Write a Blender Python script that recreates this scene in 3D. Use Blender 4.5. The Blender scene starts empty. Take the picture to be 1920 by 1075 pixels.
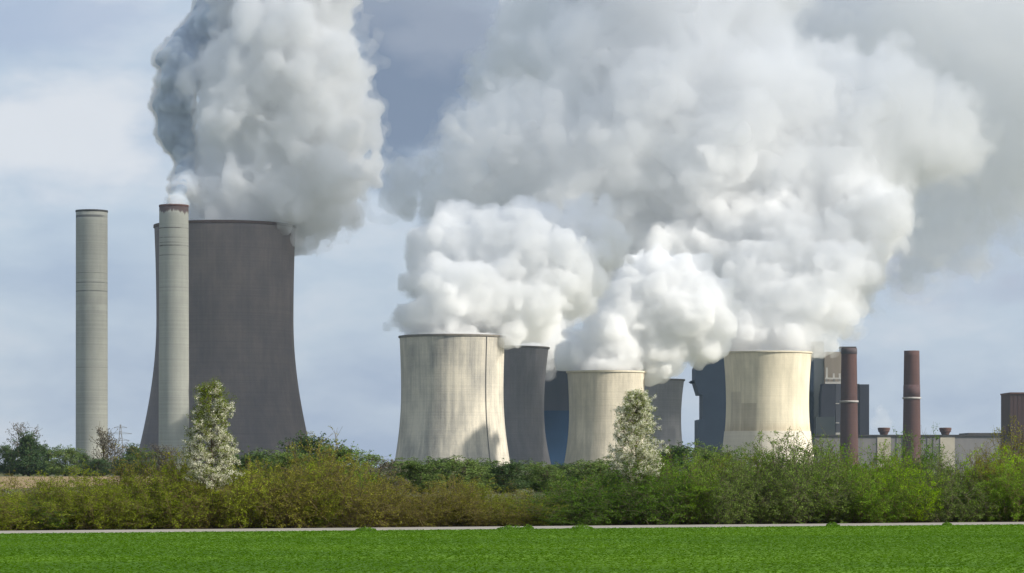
import bpy, math, random
import numpy as np
import openvdb as vdb

# ------------------------------------------------------------------ scene, camera, sky, sun, exposure
SC = bpy.context.scene
COL = SC.collection
F, CX, HZ, CAMZ = 5444.0, 960.0, 875.0, 3.0        # focal length and horizon in photo pixels, eye height
cam = bpy.data.cameras.new('camera')
cam_o = bpy.data.objects.new('camera', cam)
COL.objects.link(cam_o)
SC.camera = cam_o
cam_o.location = (0, 0, CAMZ)
cam_o.rotation_euler = (math.pi / 2, 0, 0)
cam.sensor_width = 36
cam.lens = 36 * F / 1920
cam.shift_y = (HZ - 537.5) / 1920
cam.clip_start = 0.5
cam.clip_end = 60000

SUN_EL, SUN_AZ = math.radians(30), math.radians(69)  # azimuth: to the right of straight behind the camera
SUN = np.array([math.sin(SUN_AZ) * math.cos(SUN_EL), -math.cos(SUN_AZ) * math.cos(SUN_EL), math.sin(SUN_EL)])
sun = bpy.data.lights.new('sun', 'SUN')
sun.energy = 4.6
sun.angle = math.radians(0.5)
sun.color = (1.0, 0.95, 0.85)
sun_o = bpy.data.objects.new('sun', sun)
COL.objects.link(sun_o)
sun_o.rotation_euler = (math.pi / 2 - SUN_EL, 0, SUN_AZ)
SC.view_settings.view_transform = 'Standard'
SC.view_settings.look = 'None'
SC.view_settings.exposure = 0.45
SC.view_settings.gamma = 1
SC.render.engine = 'CYCLES'
SC.cycles.max_bounces = 20
SC.cycles.volume_bounces = 18
SC.cycles.diffuse_bounces = 3
SC.cycles.transparent_max_bounces = 16
SC.cycles.use_denoising = True

WORLD = bpy.data.worlds.new('World')
SC.world = WORLD
WORLD.use_nodes = True


class NT:
    """thin helper round a node tree"""
    def __init__(s, tree):
        s.t = tree
        tree.nodes.clear()

    def n(s, kind, **kw):
        nd = s.t.nodes.new('ShaderNode' + kind)
        for k, v in kw.items():
            if k.startswith('i_'):
                key = k[2:]
                nd.inputs[int(key) if key.isdigit() else key.replace('_', ' ')].default_value = v
            else:
                setattr(nd, k, v)
        return nd

    def l(s, a, b):
        s.t.links.new(a, b)

    def noise(s, vec, scale, detail=5, rough=0.55, dist=0.0):
        nd = s.n('TexNoise', i_Scale=scale, i_Detail=detail, i_Roughness=rough, i_Distortion=dist)
        if vec is not None:
            s.l(vec, nd.inputs['Vector'])
        return nd.outputs['Fac']

    def mapping(s, vec, scale=(1, 1, 1), loc=(0, 0, 0)):
        nd = s.n('Mapping')
        nd.inputs['Scale'].default_value = scale
        nd.inputs['Location'].default_value = loc
        s.l(vec, nd.inputs['Vector'])
        return nd.outputs[0]

    def ramp(s, fac, stops, interp='LINEAR'):
        nd = s.n('ValToRGB')
        nd.color_ramp.interpolation = interp
        e = nd.color_ramp.elements
        while len(e) < len(stops):
            e.new(0.5)
        for q, (p, c) in zip(e, stops):
            q.position = p
            q.color = (*c, 1) if len(c) == 3 else c
        s.l(fac, nd.inputs[0])
        return nd.outputs[0]

    def mix(s, fac, a, b, mode='MIX'):
        nd = s.n('Mix', data_type='RGBA', blend_type=mode)
        for sock, v in ((0, fac), (6, a), (7, b)):
            if hasattr(v, 'is_linked'):
                s.l(v, nd.inputs[sock])
            else:
                nd.inputs[sock].default_value = v if sock == 0 else (*v, 1)
        return nd.outputs[2]

    def math(s, op, a, b=0.0, clamp=False):
        nd = s.n('Math', operation=op, use_clamp=clamp)
        for i, v in enumerate((a, b)):
            if hasattr(v, 'is_linked'):
                s.l(v, nd.inputs[i])
            else:
                nd.inputs[i].default_value = v
        return nd.outputs[0]

    def smooth(s, x, a, b):
        nd = s.n('MapRange', interpolation_type='SMOOTHSTEP')
        s.l(x, nd.inputs[0])
        nd.inputs[1].default_value = a
        nd.inputs[2].default_value = b
        return nd.outputs[0]


def build_sky():
    t = NT(WORLD.node_tree)
    sky = t.n('TexSky', sky_type='NISHITA', sun_disc=False)
    sky.sun_elevation = SUN_EL
    sky.sun_rotation = math.pi - SUN_AZ
    sky.air_density = 1.0
    sky.dust_density = 2.2
    sky.ozone_density = 1.2
    g = t.n('TexCoord').outputs['Generated']
    # overcast veil over the whole sky with slow blue-grey streaks
    warp = t.n('TexNoise', i_Scale=9.0, i_Detail=4.0)
    t.l(g, warp.inputs['Vector'])
    off = t.n('VectorMath', operation='MULTIPLY_ADD')
    t.l(warp.outputs['Color'], off.inputs[0])
    off.inputs[1].default_value = (0.05, 0.05, 0.03)
    t.l(g, off.inputs[2])
    gw = off.outputs[0]
    cl = t.noise(t.mapping(gw, (14, 14, 34)), 1.0, 7, 0.56)
    fine = t.noise(t.mapping(gw, (30, 30, 60)), 1.0, 5, 0.55)
    veil = t.ramp(cl, [(0.32, SKY_LOW), (0.52, SKY_MID), (0.72, SKY_HIGH)])
    col = t.mix(SKY_VEIL, sky.outputs[0], veil)

    def blob(col, px, py, wx, wy, colour, strength, soft=(1.25, 0.45)):
        # one cloud bank, placed by its compass direction and height above the horizon
        c = np.array([(px - CX) / F, 1.0, (HZ - py) / F])
        c /= np.linalg.norm(c)
        v = t.n('VectorMath', operation='SUBTRACT')
        t.l(gw, v.inputs[0])
        v.inputs[1].default_value = (c[0] + 0.025, c[1] + 0.025, c[2] + 0.015)
        v2 = t.n('VectorMath', operation='MULTIPLY')
        t.l(v.outputs[0], v2.inputs[0])
        v2.inputs[1].default_value = (F / wx, 3.0, F / wy)
        ln = t.n('VectorMath', operation='LENGTH')
        t.l(v2.outputs[0], ln.inputs[0])
        d = t.math('ADD', ln.outputs['Value'], t.math('MULTIPLY', t.math('SUBTRACT', fine, 0.5), 1.6))
        m = t.smooth(d, soft[0], soft[1])
        return t.mix(t.math('MULTIPLY', m, strength), col, colour)
    for b in SKY_BLOBS:
        col = blob(col, *b)
    bg = t.n('Background', i_Strength=SKY_STRENGTH)
    t.l(col, bg.inputs[0])
    out = t.n('OutputWorld')
    t.l(bg.outputs[0], out.inputs[0])


SKY_STRENGTH = 0.1
SKY_VEIL = 0.82
SKY_LOW, SKY_MID, SKY_HIGH = (3.0, 3.65, 4.85), (3.95, 4.6, 5.5), (5.2, 5.5, 6.05)
SKY_BLOBS = [  # px, py, half-width, half-height, radiance, strength
    (100, 255, 230, 120, (5.5, 5.7, 6.0), 0.9),
    (60, 40, 330, 60, (2.9, 3.5, 4.7), 0.6),
    (770, 130, 190, 230, (1.35, 1.75, 2.5), 0.95),
    (1000, 20, 420, 110, (2.5, 2.85, 3.5), 0.75),
    (1850, 90, 420, 420, (3.3, 3.5, 4.2), 0.75),
]
build_sky()

# ------------------------------------------------------------------ helpers
rng = np.random.default_rng(7)


def W(px, py, D):
    """photo pixel at distance D -> point"""
    return np.array([(px - CX) / F * D, D, CAMZ + (HZ - py) / F * D])


def tag(o, label=None, cat=None, group=None, kind=None):
    for k, v in (('label', label), ('category', cat), ('group', group), ('kind', kind)):
        if v:
            o[k] = v
    return o


def mesh_obj(name, verts, faces, mat, parent=None, smooth=False, mats=None, fmat=None):
    """verts (n,3) array; faces = list of (m,k) index arrays"""
    verts = np.asarray(verts, np.float32)
    me = bpy.data.meshes.new(name)
    me.vertices.add(len(verts))
    me.vertices.foreach_set('co', verts.ravel())
    loops = np.concatenate([np.asarray(f).ravel() for f in faces]).astype(np.int32)
    tot = np.concatenate([np.full(len(f), np.asarray(f).shape[1]) for f in faces]).astype(np.int32)
    start = np.concatenate([[0], np.cumsum(tot)[:-1]]).astype(np.int32)
    me.loops.add(len(loops))
    me.loops.foreach_set('vertex_index', loops)
    me.polygons.add(len(tot))
    me.polygons.foreach_set('loop_start', start)
    me.polygons.foreach_set('use_smooth', np.full(len(tot), bool(smooth)))
    for m in (mats or [mat]):
        me.materials.append(m)
    if fmat is not None:
        me.polygons.foreach_set('material_index', np.asarray(fmat, np.int32))
    me.update(calc_edges=True)
    me.validate()
    o = bpy.data.objects.new(name, me)
    COL.objects.link(o)
    o.parent = parent
    return o


def empty(name, loc, rz=0.0):
    o = bpy.data.objects.new(name, None)
    COL.objects.link(o)
    o.location = [float(v) for v in loc]
    o.rotation_euler.z = rz
    o.empty_display_size = 1
    return o


def copy_tree(o, parent=None):
    c = o.copy()
    COL.objects.link(c)
    c.parent = parent
    for ch in list(o.children):
        copy_tree(ch, c)
    return c


class MB:
    """collects primitive pieces into one mesh"""
    def __init__(s):
        s.v, s.f, s.n = [], {}, 0

    def add(s, v, faces):
        v = np.asarray(v, float)
        for fa in faces:
            fa = np.asarray(fa) + s.n
            s.f.setdefault(fa.shape[1], []).append(fa)
        s.v.append(v)
        s.n += len(v)

    def box(s, x0, x1, y0, y1, z0, z1):
        v = [(x, y, z) for z in (z0, z1) for y in (y0, y1) for x in (x0, x1)]
        s.add(v, [np.array([(0, 2, 3, 1), (4, 5, 7, 6), (0, 1, 5, 4), (2, 6, 7, 3), (0, 4, 6, 2), (1, 3, 7, 5)])])

    def prism(s, poly, y0, y1):
        """outline in x,z swept from y0 to y1"""
        n = len(poly)
        v = [(x, y0, z) for x, z in poly] + [(x, y1, z) for x, z in poly]
        q = np.array([(i, (i + 1) % n, n + (i + 1) % n, n + i) for i in range(n)])
        s.add(v, [q, np.arange(n)[::-1][None], (np.arange(n) + n)[None]])

    def lathe(s, prof, seg=96, closed=False, cx=0.0, cy=0.0):
        """profile of (r, z) swept round the z axis"""
        prof = np.asarray(prof, float)
        a = np.linspace(0, 2 * math.pi, seg, endpoint=False)
        v = np.stack([cx + prof[:, None, 0] * np.cos(a), cy + prof[:, None, 0] * np.sin(a),
                      np.repeat(prof[:, 1:2], seg, 1)], -1).reshape(-1, 3)
        m = len(prof)
        q = []
        for i in range(m if closed else m - 1):
            j = (i + 1) % m
            k = np.arange(seg)
            q.append(np.stack([i * seg + k, i * seg + (k + 1) % seg, j * seg + (k + 1) % seg, j * seg + k], -1))
        s.add(v, [np.concatenate(q)])

    def segs(s, a, b, r0, r1, sides=3):
        """many tapered straight sticks at once"""
        a, b = np.asarray(a, float), np.asarray(b, float)
        r0 = np.broadcast_to(r0, len(a))
        r1 = np.broadcast_to(r1, len(a))
        d = b - a
        d /= np.maximum(np.linalg.norm(d, axis=1, keepdims=True), 1e-9)
        u = np.cross(d, np.where(np.abs(d[:, 2:3]) > 0.9, [[1.0, 0, 0]], [[0, 0, 1.0]]))
        u /= np.linalg.norm(u, axis=1, keepdims=True)
        w = np.cross(d, u)
        ang = np.arange(sides) * 2 * math.pi / sides
        ring = u[:, None] * np.cos(ang)[None, :, None] + w[:, None] * np.sin(ang)[None, :, None]
        v = np.concatenate([a[:, None] + ring * r0[:, None, None], b[:, None] + ring * r1[:, None, None]], 1).reshape(-1, 3)
        base = np.arange(len(a))[:, None] * 2 * sides
        k = np.arange(sides)
        q = np.stack([k, (k + 1) % sides, sides + (k + 1) % sides, sides + k], -1)
        s.add(v, [(base[:, :, None] + q[None]).reshape(-1, 4)])

    def leaves(s, p, size, rg, aspect=0.6, up=0.0):
        """small diamond leaves at points p"""
        n = len(p)
        d = rg.normal(size=(n, 3))
        d[:, 2] += up
        d /= np.linalg.norm(d, axis=1, keepdims=True)
        e = np.cross(d, rg.normal(size=(n, 3)))
        e /= np.linalg.norm(e, axis=1, keepdims=True)
        sz = np.broadcast_to(size, n)[:, None]
        v = np.stack([p - d * sz, p + e * sz * aspect, p + d * sz, p - e * sz * aspect], 1).reshape(-1, 3)
        s.add(v, [np.arange(4 * n).reshape(-1, 4)])

    def build(s, name, mat, parent=None, smooth=False):
        return mesh_obj(name, np.concatenate(s.v), [np.concatenate(v) for v in s.f.values()], mat, parent, smooth)


# ------------------------------------------------------------------ materials
def surface(name, rough=0.9, spec=0.2):
    m = bpy.data.materials.new(name)
    m.use_nodes = True
    t = NT(m.node_tree)
    out = t.n('OutputMaterial')
    b = t.n('BsdfPrincipled', i_Roughness=rough)
    b.inputs['Specular IOR Level'].default_value = spec
    t.l(b.outputs[0], out.inputs[0])
    return m, t, b, out


def mat_plain(name, a, b2, scale=0.2, rough=0.85, stretch=(1, 1, 1), spec=0.2, metal=0.0, bump=0.0):
    """two-tone weathered surface"""
    m, t, b, _ = surface(name, rough, spec)
    b.inputs['Metallic'].default_value = metal
    c = t.n('TexCoord').outputs['Object']
    f = t.noise(t.mapping(c, stretch), scale, 7, 0.62)
    t.l(t.ramp(f, [(0.3, a), (0.7, b2)]), b.inputs['Base Color'])
    return m


def mat_concrete(name, light, dark, H, streak=0.5, lift=0.35, top_stain=None, band=None, patch=None, low=None):
    """weathered shell concrete: lift lines, run-off streaks, broad stains"""
    m, t, b, _ = surface(name, 0.95, 0.1)
    c = t.n('TexCoord').outputs['Object']
    xyz = t.n('SeparateXYZ')
    t.l(c, xyz.inputs[0])
    z = xyz.outputs['Z']
    broad = t.noise(t.mapping(c, (0.045, 0.045, 0.022)), 1.0, 6, 0.6)
    run = t.noise(t.mapping(c, (0.33, 0.33, 0.012)), 1.0, 6, 0.65)
    run2 = t.noise(t.mapping(c, (1.1, 1.1, 0.03)), 1.0, 4, 0.6)
    lines = t.noise(t.mapping(c, (0.004, 0.004, 0.55)), 1.0, 3, 0.7)
    grain = t.noise(c, 0.9, 8, 0.7)
    f = t.math('ADD', t.math('MULTIPLY', broad, 0.75), t.math('MULTIPLY', run, streak))
    f = t.math('ADD', f, t.math('MULTIPLY', lines, lift))
    f = t.math('ADD', f, t.math('MULTIPLY', run2, 0.10))
    f = t.math('ADD', f, t.math('MULTIPLY', grain, 0.14))
    tot = 0.75 + streak + lift + 0.10 + 0.14
    f = t.math('DIVIDE', f, tot)
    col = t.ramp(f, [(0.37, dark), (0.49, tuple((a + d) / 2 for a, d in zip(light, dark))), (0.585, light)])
    if low:                                           # a differently coloured zone with a height edge
        zf, c2, amt, wid = low
        e = t.math('ADD', z, t.math('MULTIPLY', t.math('SUBTRACT', run, 0.5), wid * 2))
        k = t.smooth(e, zf + wid, zf - wid)
        col = t.mix(t.math('MULTIPLY', k, amt), col, c2, 'MULTIPLY')
    if top_stain:
        zt, c2, ragged = top_stain
        e = t.math('ADD', z, t.math('MULTIPLY', t.math('SUBTRACT', run, 0.5), ragged))
        k = t.smooth(e, zt - 1.2, zt + 1.2)
        col = t.mix(k, col, c2)
    if band:
        for zb, hw, c2, amt in band:
            k = t.smooth(t.math('ABSOLUTE', t.math('SUBTRACT', z, zb)), hw, hw * 0.6)
            k = t.math('MULTIPLY', k, t.math('MULTIPLY', t.smooth(broad, 0.36, 0.56), amt))
            col = t.mix(k, col, c2)
    if patch:                                         # repaired rectangle on the shell: angle range and height range
        ang = t.math('ARCTAN2', xyz.outputs['X'], t.math('MULTIPLY', xyz.outputs['Y'], -1))
        for a0, a1, z0, z1, c2, amt in patch:
            k = t.math('MULTIPLY', t.smooth(ang, a0 - .02, a0 + .02), t.smooth(ang, a1 + .02, a1 - .02))
            k = t.math('MULTIPLY', k, t.math('MULTIPLY', t.smooth(z, z0 - .6, z0 + .6), t.smooth(z, z1 + .6, z1 - .6)))
            col = t.mix(t.math('MULTIPLY', k, amt), col, c2, 'MULTIPLY')
    t.l(col, b.inputs['Base Color'])
    bp = t.n('Bump', i_Strength=0.35, i_Distance=0.6)
    t.l(t.math('ADD', lines, t.math('MULTIPLY', grain, 0.6)), bp.inputs['Height'])
    t.l(bp.outputs[0], b.inputs['Normal'])
    return m


def mat_leaf(name, dark, light, trans=0.35, clump=1.1, yellow=None, rnd_amt=0.35):
    m = bpy.data.materials.new(name)
    m.use_nodes = True
    t = NT(m.node_tree)
    out = t.n('OutputMaterial')
    c = t.n('TexCoord').outputs['Object']
    rnd = t.n('NewGeometry').outputs['Random Per Island']
    oi = t.n('ObjectInfo').outputs['Random']
    f = t.math('ADD', t.math('MULTIPLY', t.noise(c, clump, 3, 0.5), 0.75), t.math('MULTIPLY', rnd, rnd_amt))
    f = t.math('ADD', f, t.math('MULTIPLY', t.math('SUBTRACT', oi, 0.5), 0.25))
    col = t.ramp(f, [(0.3, dark), (0.8, light)])
    if yellow:
        col = t.mix(t.smooth(t.noise(c, 0.6, 2), 0.5, 0.65), col, yellow)
    d = t.n('BsdfDiffuse')
    tr = t.n('BsdfTranslucent')
    mx = t.n('MixShader', i_0=trans)
    t.l(col, d.inputs[0])
    t.l(col, tr.inputs[0])
    t.l(d.outputs[0], mx.inputs[1])
    t.l(tr.outputs[0], mx.inputs[2])
    t.l(mx.outputs[0], out.inputs[0])
    return m


def mat_steam(name, density, albedo=0.99):
    m = bpy.data.materials.new(name)
    m.use_nodes = True
    t = NT(m.node_tree)
    out = t.n('OutputMaterial')
    v = t.n('VolumeScatter', i_Density=density)
    v.inputs['Color'].default_value = (*albedo, 1) if isinstance(albedo, tuple) else (albedo, albedo, albedo, 1)
    t.l(v.outputs[0], out.inputs['Volume'])
    return m


def mat_core():
    m = bpy.data.materials.new('steam_bounce_core')
    m.use_nodes = True
    t = NT(m.node_tree)
    out = t.n('OutputMaterial')
    d = t.n('BsdfDiffuse')
    c = t.n('TexCoord').outputs['Object']
    t.l(t.ramp(t.noise(c, 0.02, 3), [(0.3, (.94, .94, .94)), (0.7, (.97, .97, .97))]), d.inputs[0])
    t.l(d.outputs[0], out.inputs[0])
    return m


# ------------------------------------------------------------------ ground, field, road
ROAD_A, ROAD_B = np.array([-23.1, 130.5]), np.array([26.6, 151.5])
RD = (ROAD_B - ROAD_A) / np.linalg.norm(ROAD_B - ROAD_A)      # along the road
RN = np.array([-RD[1], RD[0]])                                # away from the camera


def road_pt(s, off):
    return ROAD_A + RD * s + RN * off


def road_s(px, off):
    """how far along the road the sight line through column px meets the line parallel to it at offset off"""
    k = (px - CX) / F
    p0 = ROAD_A + RN * off
    return (k * p0[1] - p0[0]) / (RD[0] - k * RD[1])


def sheet(name, pts, z, mat, kind='structure'):
    v = [(x, y, z) for x, y in pts]
    o = mesh_obj(name, v, [np.arange(len(v))[None]], mat)
    return tag(o, kind=kind)


m, t, b, _ = surface('rough_ground')
c = t.n('TexCoord').outputs['Object']
t.l(t.ramp(t.noise(c, 0.05, 8, 0.65), [(0.3, (.055, .075, .025)), (0.6, (.11, .11, .045)), (0.8, (.16, .13, .07))]), b.inputs['Base Color'])
GROUND = m
m, t, b, _ = surface('stubble_field')
c = t.n('TexCoord').outputs['Object']
t.l(t.ramp(t.noise(t.mapping(c, (.01, .06, .1)), 1.0, 7, 0.6), [(0.35, (.20, .14, .065)), (0.65, (.30, .22, .11))]), b.inputs['Base Color'])
STUBBLE = m
m, t, b, _ = surface('pale_road')
c = t.n('TexCoord').outputs['Object']
t.l(t.ramp(t.noise(c, 1.2, 8, 0.65), [(0.3, (.24, .22, .185)), (0.7, (.33, .305, .265))]), b.inputs['Base Color'])
ROADM = m
m, t, b, _ = surface('young_crop')
c = t.n('TexCoord').outputs['Object']
f = t.math('ADD', t.math('MULTIPLY', t.noise(t.mapping(c, (.035, .10, .1)), 1.0, 4, 0.6), 0.85), t.math('MULTIPLY', t.noise(c, 1.4, 6, 0.65), 0.15))
CROP_DARK, CROP_LIGHT = (.066, .150, .005), (.122, .240, .008)
t.l(t.ramp(f, [(0.40, CROP_DARK), (0.60, CROP_LIGHT)]), b.inputs['Base Color'])
CROPM = m

E_ = 7000
tag(mesh_obj('ground', [(-E_, -60, 0), (E_, -60, 0), (E_, E_, 0), (-E_, E_, 0)], [np.array([[0, 1, 2, 3]])], GROUND), kind='structure')
sheet('stubble_field', [(-600, 230), (-75, 230), (-60, 520), (-95, 868), (-1500, 868)], 0.01, STUBBLE)
pa, pb = road_pt(-260, -3.2), road_pt(330, -3.2)
sheet('crop_field', [(-260, -50), (330, -50), tuple(pb), tuple(pa)], 0.05, CROPM)
ra = [road_pt(-260, q) for q in (-3.3, -2.9, 1.6, 2.0)]
rb = [road_pt(330, q) for q in (-3.3, -2.9, 1.6, 2.0)]
rv = [(*q, z) for q, z in zip(ra + rb, (.02, .075, .075, .02) * 2)]
tag(mesh_obj('road', rv, [np.array([[0, 4, 5, 1], [1, 5, 6, 2], [2, 6, 7, 3]])[:, ::-1]], ROADM), kind='structure')
m, t, b, _ = surface('dry_verge')
c = t.n('TexCoord').outputs['Object']
t.l(t.ramp(t.noise(c, 0.8, 7, 0.7), [(0.3, (.07, .05, .03)), (0.7, (.17, .125, .075))]), b.inputs['Base Color'])
sheet('verge', [tuple(road_pt(-260, 3.0)), tuple(road_pt(330, 3.0)), tuple(road_pt(330, 14)), tuple(road_pt(-260, 14))], 0.02, m)

# young crop blades: one uncountable mass
def crop_blades():
    rg = np.random.default_rng(3)
    n = 560000
    y = 62 + (rg.random(n) ** 1.0) * 100
    x = (rg.random(n) - 0.5) * (y * 0.353 + 36)
    p = np.stack([x, y], 1)
    d = (p - ROAD_A) @ RN
    p = p[d < -3.15]
    d = d[d < -3.15]
    n = len(p)
    low = np.sin(p[:, 0] * 0.21 + np.sin(p[:, 1] * 0.13) * 2) * 0.25 + np.sin(p[:, 1] * 0.37 + p[:, 0] * .09) * .25
    h = (0.05 + 0.03 * rg.random(n)) * (1 + 0.4 * low) * np.clip((-d - 1.5) / 5, .5, 1)
    c = np.stack([p[:, 0], p[:, 1], 0.05 + h * rg.random(n)], 1)
    nr = rg.normal(size=(n, 3)) * .15 + np.array([0, 0, 1.0])
    a1 = np.cross(nr, rg.normal(size=(n, 3)))
    a1 /= np.linalg.norm(a1, axis=1, keepdims=True)
    a2 = np.cross(nr, a1)
    a2 /= np.linalg.norm(a2, axis=1, keepdims=True)
    L = (.05 + .04 * rg.random((n, 1)))
    v = np.stack([c - a1 * L, c + a2 * L * .35, c + a1 * L, c - a2 * L * .35], 1).reshape(-1, 3)
    m = mat_leaf('crop_leaf', CROP_DARK, (.132, .252, .009), 0.4, 0.09, rnd_amt=.08)
    o = mesh_obj('crop_grass', v, [np.arange(4 * n).reshape(-1, 4)], m)
    tag(o, kind='stuff')


crop_blades()

# ------------------------------------------------------------------ cooling towers
def hyper(H, rt, rth, zth, rb, n=40):
    z = np.linspace(0, H, n)
    ca = (H - zth) / math.sqrt(max((rt / rth) ** 2 - 1, 1e-6))
    cb = zth / math.sqrt(max((rb / rth) ** 2 - 1, 1e-6))
    return np.stack([rth * np.sqrt(1 + ((z - zth) / np.where(z > zth, ca, cb)) ** 2), z], 1)


def cooling_tower(px, D, ytop, rt, rth, yth, rb, mat, rim_mat, label, thick=0.8, ladder=None, ring=None, rim_h=1.6, rim_out=0.9):
    s = D / F
    H = CAMZ + (HZ - ytop) * s
    zth = CAMZ + (HZ - yth) * s
    root = empty('cooling_tower', ((px - CX) * s, D, 0))
    tag(root, label, 'cooling tower', 'cooling towers of the power station')
    prof = hyper(H, rt * s, rth * s, zth, rb * s)
    inner = prof[::-1].copy()
    inner[:, 0] -= thick
    mb = MB()
    mb.lathe(np.concatenate([prof, inner]), 128, closed=True)
    mb.build('shell', mat, root, True)
    R = prof[-1, 0]
    mb = MB()
    mb.lathe([(R + 0.05, H - rim_h), (R + rim_out, H - rim_h + 0.3), (R + rim_out, H + 0.15), (R - thick - .3, H + 0.15),
              (R - thick - .3, H - .25), (R - .2, H - .3)], 128, closed=True)
    mb.build('rim', rim_mat, root)
    if ladder:
        ang = ladder                                    # measured from the camera side
        P = [((r + 0.35) * math.sin(ang), -(r + 0.35) * math.cos(ang), z) for r, z in prof]
        mb = MB()
        P = np.array(P)
        mb.segs(P[:-1], P[1:], 0.38, 0.38, 4)
        mb.build('ladder', M_LADDER, root)
    if ring:
        zr, rmat = ring
        pr = hyper(H, rt * s, rth * s, zth, rb * s, 160)
        pr = pr[pr[:, 1] < zr]
        o2 = pr.copy()
        o2[:, 0] += 0.5
        mb = MB()
        mb.lathe(np.concatenate([o2, pr[::-1]]), 128, closed=True)
        mb.build('base_ring', rmat, root, False)
    return root, H


M_LADDER = mat_plain('dark_steel', (.13, .125, .115), (.20, .19, .175), 0.5)
M_RIM_DARK = mat_plain('rim_dark', (.12, .105, .09), (.2, .18, .15), 0.3)
M_RIM_RUST = mat_plain('rim_rust', (.085, .055, .045), (.13, .09, .075), 0.3)
M_RIM_CREAM = mat_plain('rim_cream', (.52, .46, .34), (.62, .56, .44), 0.3)
CREAM, CREAM_D = (.59, .535, .435), (.24, .23, .21)
M_T1 = mat_concrete('cream_concrete_streaked', CREAM, CREAM_D, 110, streak=0.55, lift=.10)
M_T3 = mat_concrete('cream_concrete_bright', (.66, .59, .465), (.36, .325, .26), 90, streak=0.5, lift=.08)
M_T4 = mat_concrete('cream_concrete_patched', (.74, .66, .50), (.50, .45, .34), 110, streak=0.45, lift=.08, low=(42, (.80, .76, .72), 0.8, 5),
                    patch=[(-1.15, -0.78, 30, 73, (.78, .77, .80), .8), (-0.76, -0.35, 29, 62, (.72, .70, .70), .9)])
M_SHADE_GREY = mat_concrete('shaded_grey_concrete', (.25, .235, .235), (.165, .158, .165), 110, streak=0.35, lift=0.12)  # darker grey puts part of the rear tower's shade into the colour
M_SHADE_GREY2 = mat_concrete('shaded_grey_concrete_pale', (.33, .32, .32), (.23, .225, .23), 100, streak=0.5)  # part of the small rear tower's shade is in this grey
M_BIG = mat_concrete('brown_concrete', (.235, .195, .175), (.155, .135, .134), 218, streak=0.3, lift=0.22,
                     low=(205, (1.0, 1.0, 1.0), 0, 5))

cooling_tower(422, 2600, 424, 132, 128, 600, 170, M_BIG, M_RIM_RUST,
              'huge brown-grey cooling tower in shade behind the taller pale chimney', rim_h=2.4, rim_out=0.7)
cooling_tower(848, 2400, 631, 99, 96, 735, 111, M_T1, M_RIM_DARK,
              'wide streaky cream cooling tower with a dark vertical ladder line', ladder=0.72)
cooling_tower(930, 2690, 652, 99, 90, 770, 106, M_SHADE_GREY, M_RIM_DARK,
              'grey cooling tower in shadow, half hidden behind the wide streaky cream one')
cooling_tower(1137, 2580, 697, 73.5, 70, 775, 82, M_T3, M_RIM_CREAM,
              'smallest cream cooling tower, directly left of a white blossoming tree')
cooling_tower(1214, 2860, 712, 69, 63, 785, 73, M_SHADE_GREY2, M_RIM_DARK,
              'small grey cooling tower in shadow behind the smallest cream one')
cooling_tower(1439, 2737, 661, 83, 77.5, 755, 90, M_T4, M_RIM_CREAM,
              'bright yellowish cream cooling tower with grey repair patches and a pale base ring',
              ring=(CAMZ + (HZ - 808) * 2737 / F, mat_concrete('pale_ring', (.66, .60, .50), (.52, .475, .40), 20)))

# ------------------------------------------------------------------ chimneys
def chimney(px, D, ytop, rt, rb, mat, label, name='chimney', parts=(), cap=None):
    s = D / F
    H = CAMZ + (HZ - ytop) * s
    root = empty(name, ((px - CX) * s, D, 0))
    tag(root, label, 'chimney')
    z = np.linspace(0, H, 24)
    r = (rb + (rt - rb) * z / H) * s
    prof = np.stack([r, z], 1)
    inner = prof[::-1].copy()
    inner[:, 0] -= 0.5
    mb = MB()
    mb.lathe(np.concatenate([prof, inner]), 72, closed=True)
    mb.build('shaft', mat, root, True)
    for pname, y0, y1, out, pm in parts:
        z0, z1 = CAMZ + (HZ - y1) * s, CAMZ + (HZ - y0) * s
        q = [((rb + (rt - rb) * k / H) * s, k) for k in (z0, z1)]
        mb = MB()
        mb.lathe([(q[0][0] + .02, z0), (q[0][0] + out, z0 + .05), (q[1][0] + out, z1), (q[1][0] + .02 - 0.4, z1 + .02)], 72)
        mb.build(pname, pm, root, True)
    return root


PALE, PALE_D = (.37, .37, .325), (.25, .25, .225)
HA = CAMZ + (HZ - 395) * 2470 / F
HB = CAMZ + (HZ - 385) * 2470 / F
sA = 2470 / F
M_CHA = mat_concrete('pale_chimney_concrete', PALE, PALE_D, HA, streak=0.25, lift=0.75,
                     band=[(CAMZ + (HZ - y) * sA, w, c2, a) for y, w, c2, a in
                           ((407, 1.3, (.10, .10, .095), .9), (531, .45, (.13, .13, .12), .9), (547, .5, (.12, .12, .11), .9),
                            (578, 3.0, (.38, .38, .34), .8), (513, .35, (.17, .17, .15), .8), (690, .3, (.18, .18, .16), .7))])
M_CHB = mat_concrete('stained_chimney_concrete', (.40, .40, .35), (.28, .28, .25), HB, streak=0.3, lift=0.75,
                     top_stain=(HB - 6.5, (.105, .075, .07), 14),
                     band=[(CAMZ + (HZ - y) * sA, w, c2, a) for y, w, c2, a in
                           ((429, .6, (.12, .11, .10), .9), (447, .45, (.14, .13, .12), .8), (462, .8, (.11, .10, .09), .95), (456, .4, (.12, .11, .1), .9),
                            (480, .5, (.17, .165, .15), .8), (540, .4, (.19, .185, .17), .6))])
M_CAPD = mat_plain('sooty_cap', (.05, .048, .045), (.09, .085, .08), 0.5)
M_CAPR = mat_plain('rusty_cap', (.11, .05, .04), (.15, .075, .06), 0.5)
chimney(172, 2470, 395, 29.5, 29.8, M_CHA, 'pale concrete chimney standing apart, farthest to the left, with a thin black top edge',
        parts=(('cap_ring', 395, 398.5, .35, M_CAPD),))
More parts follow.
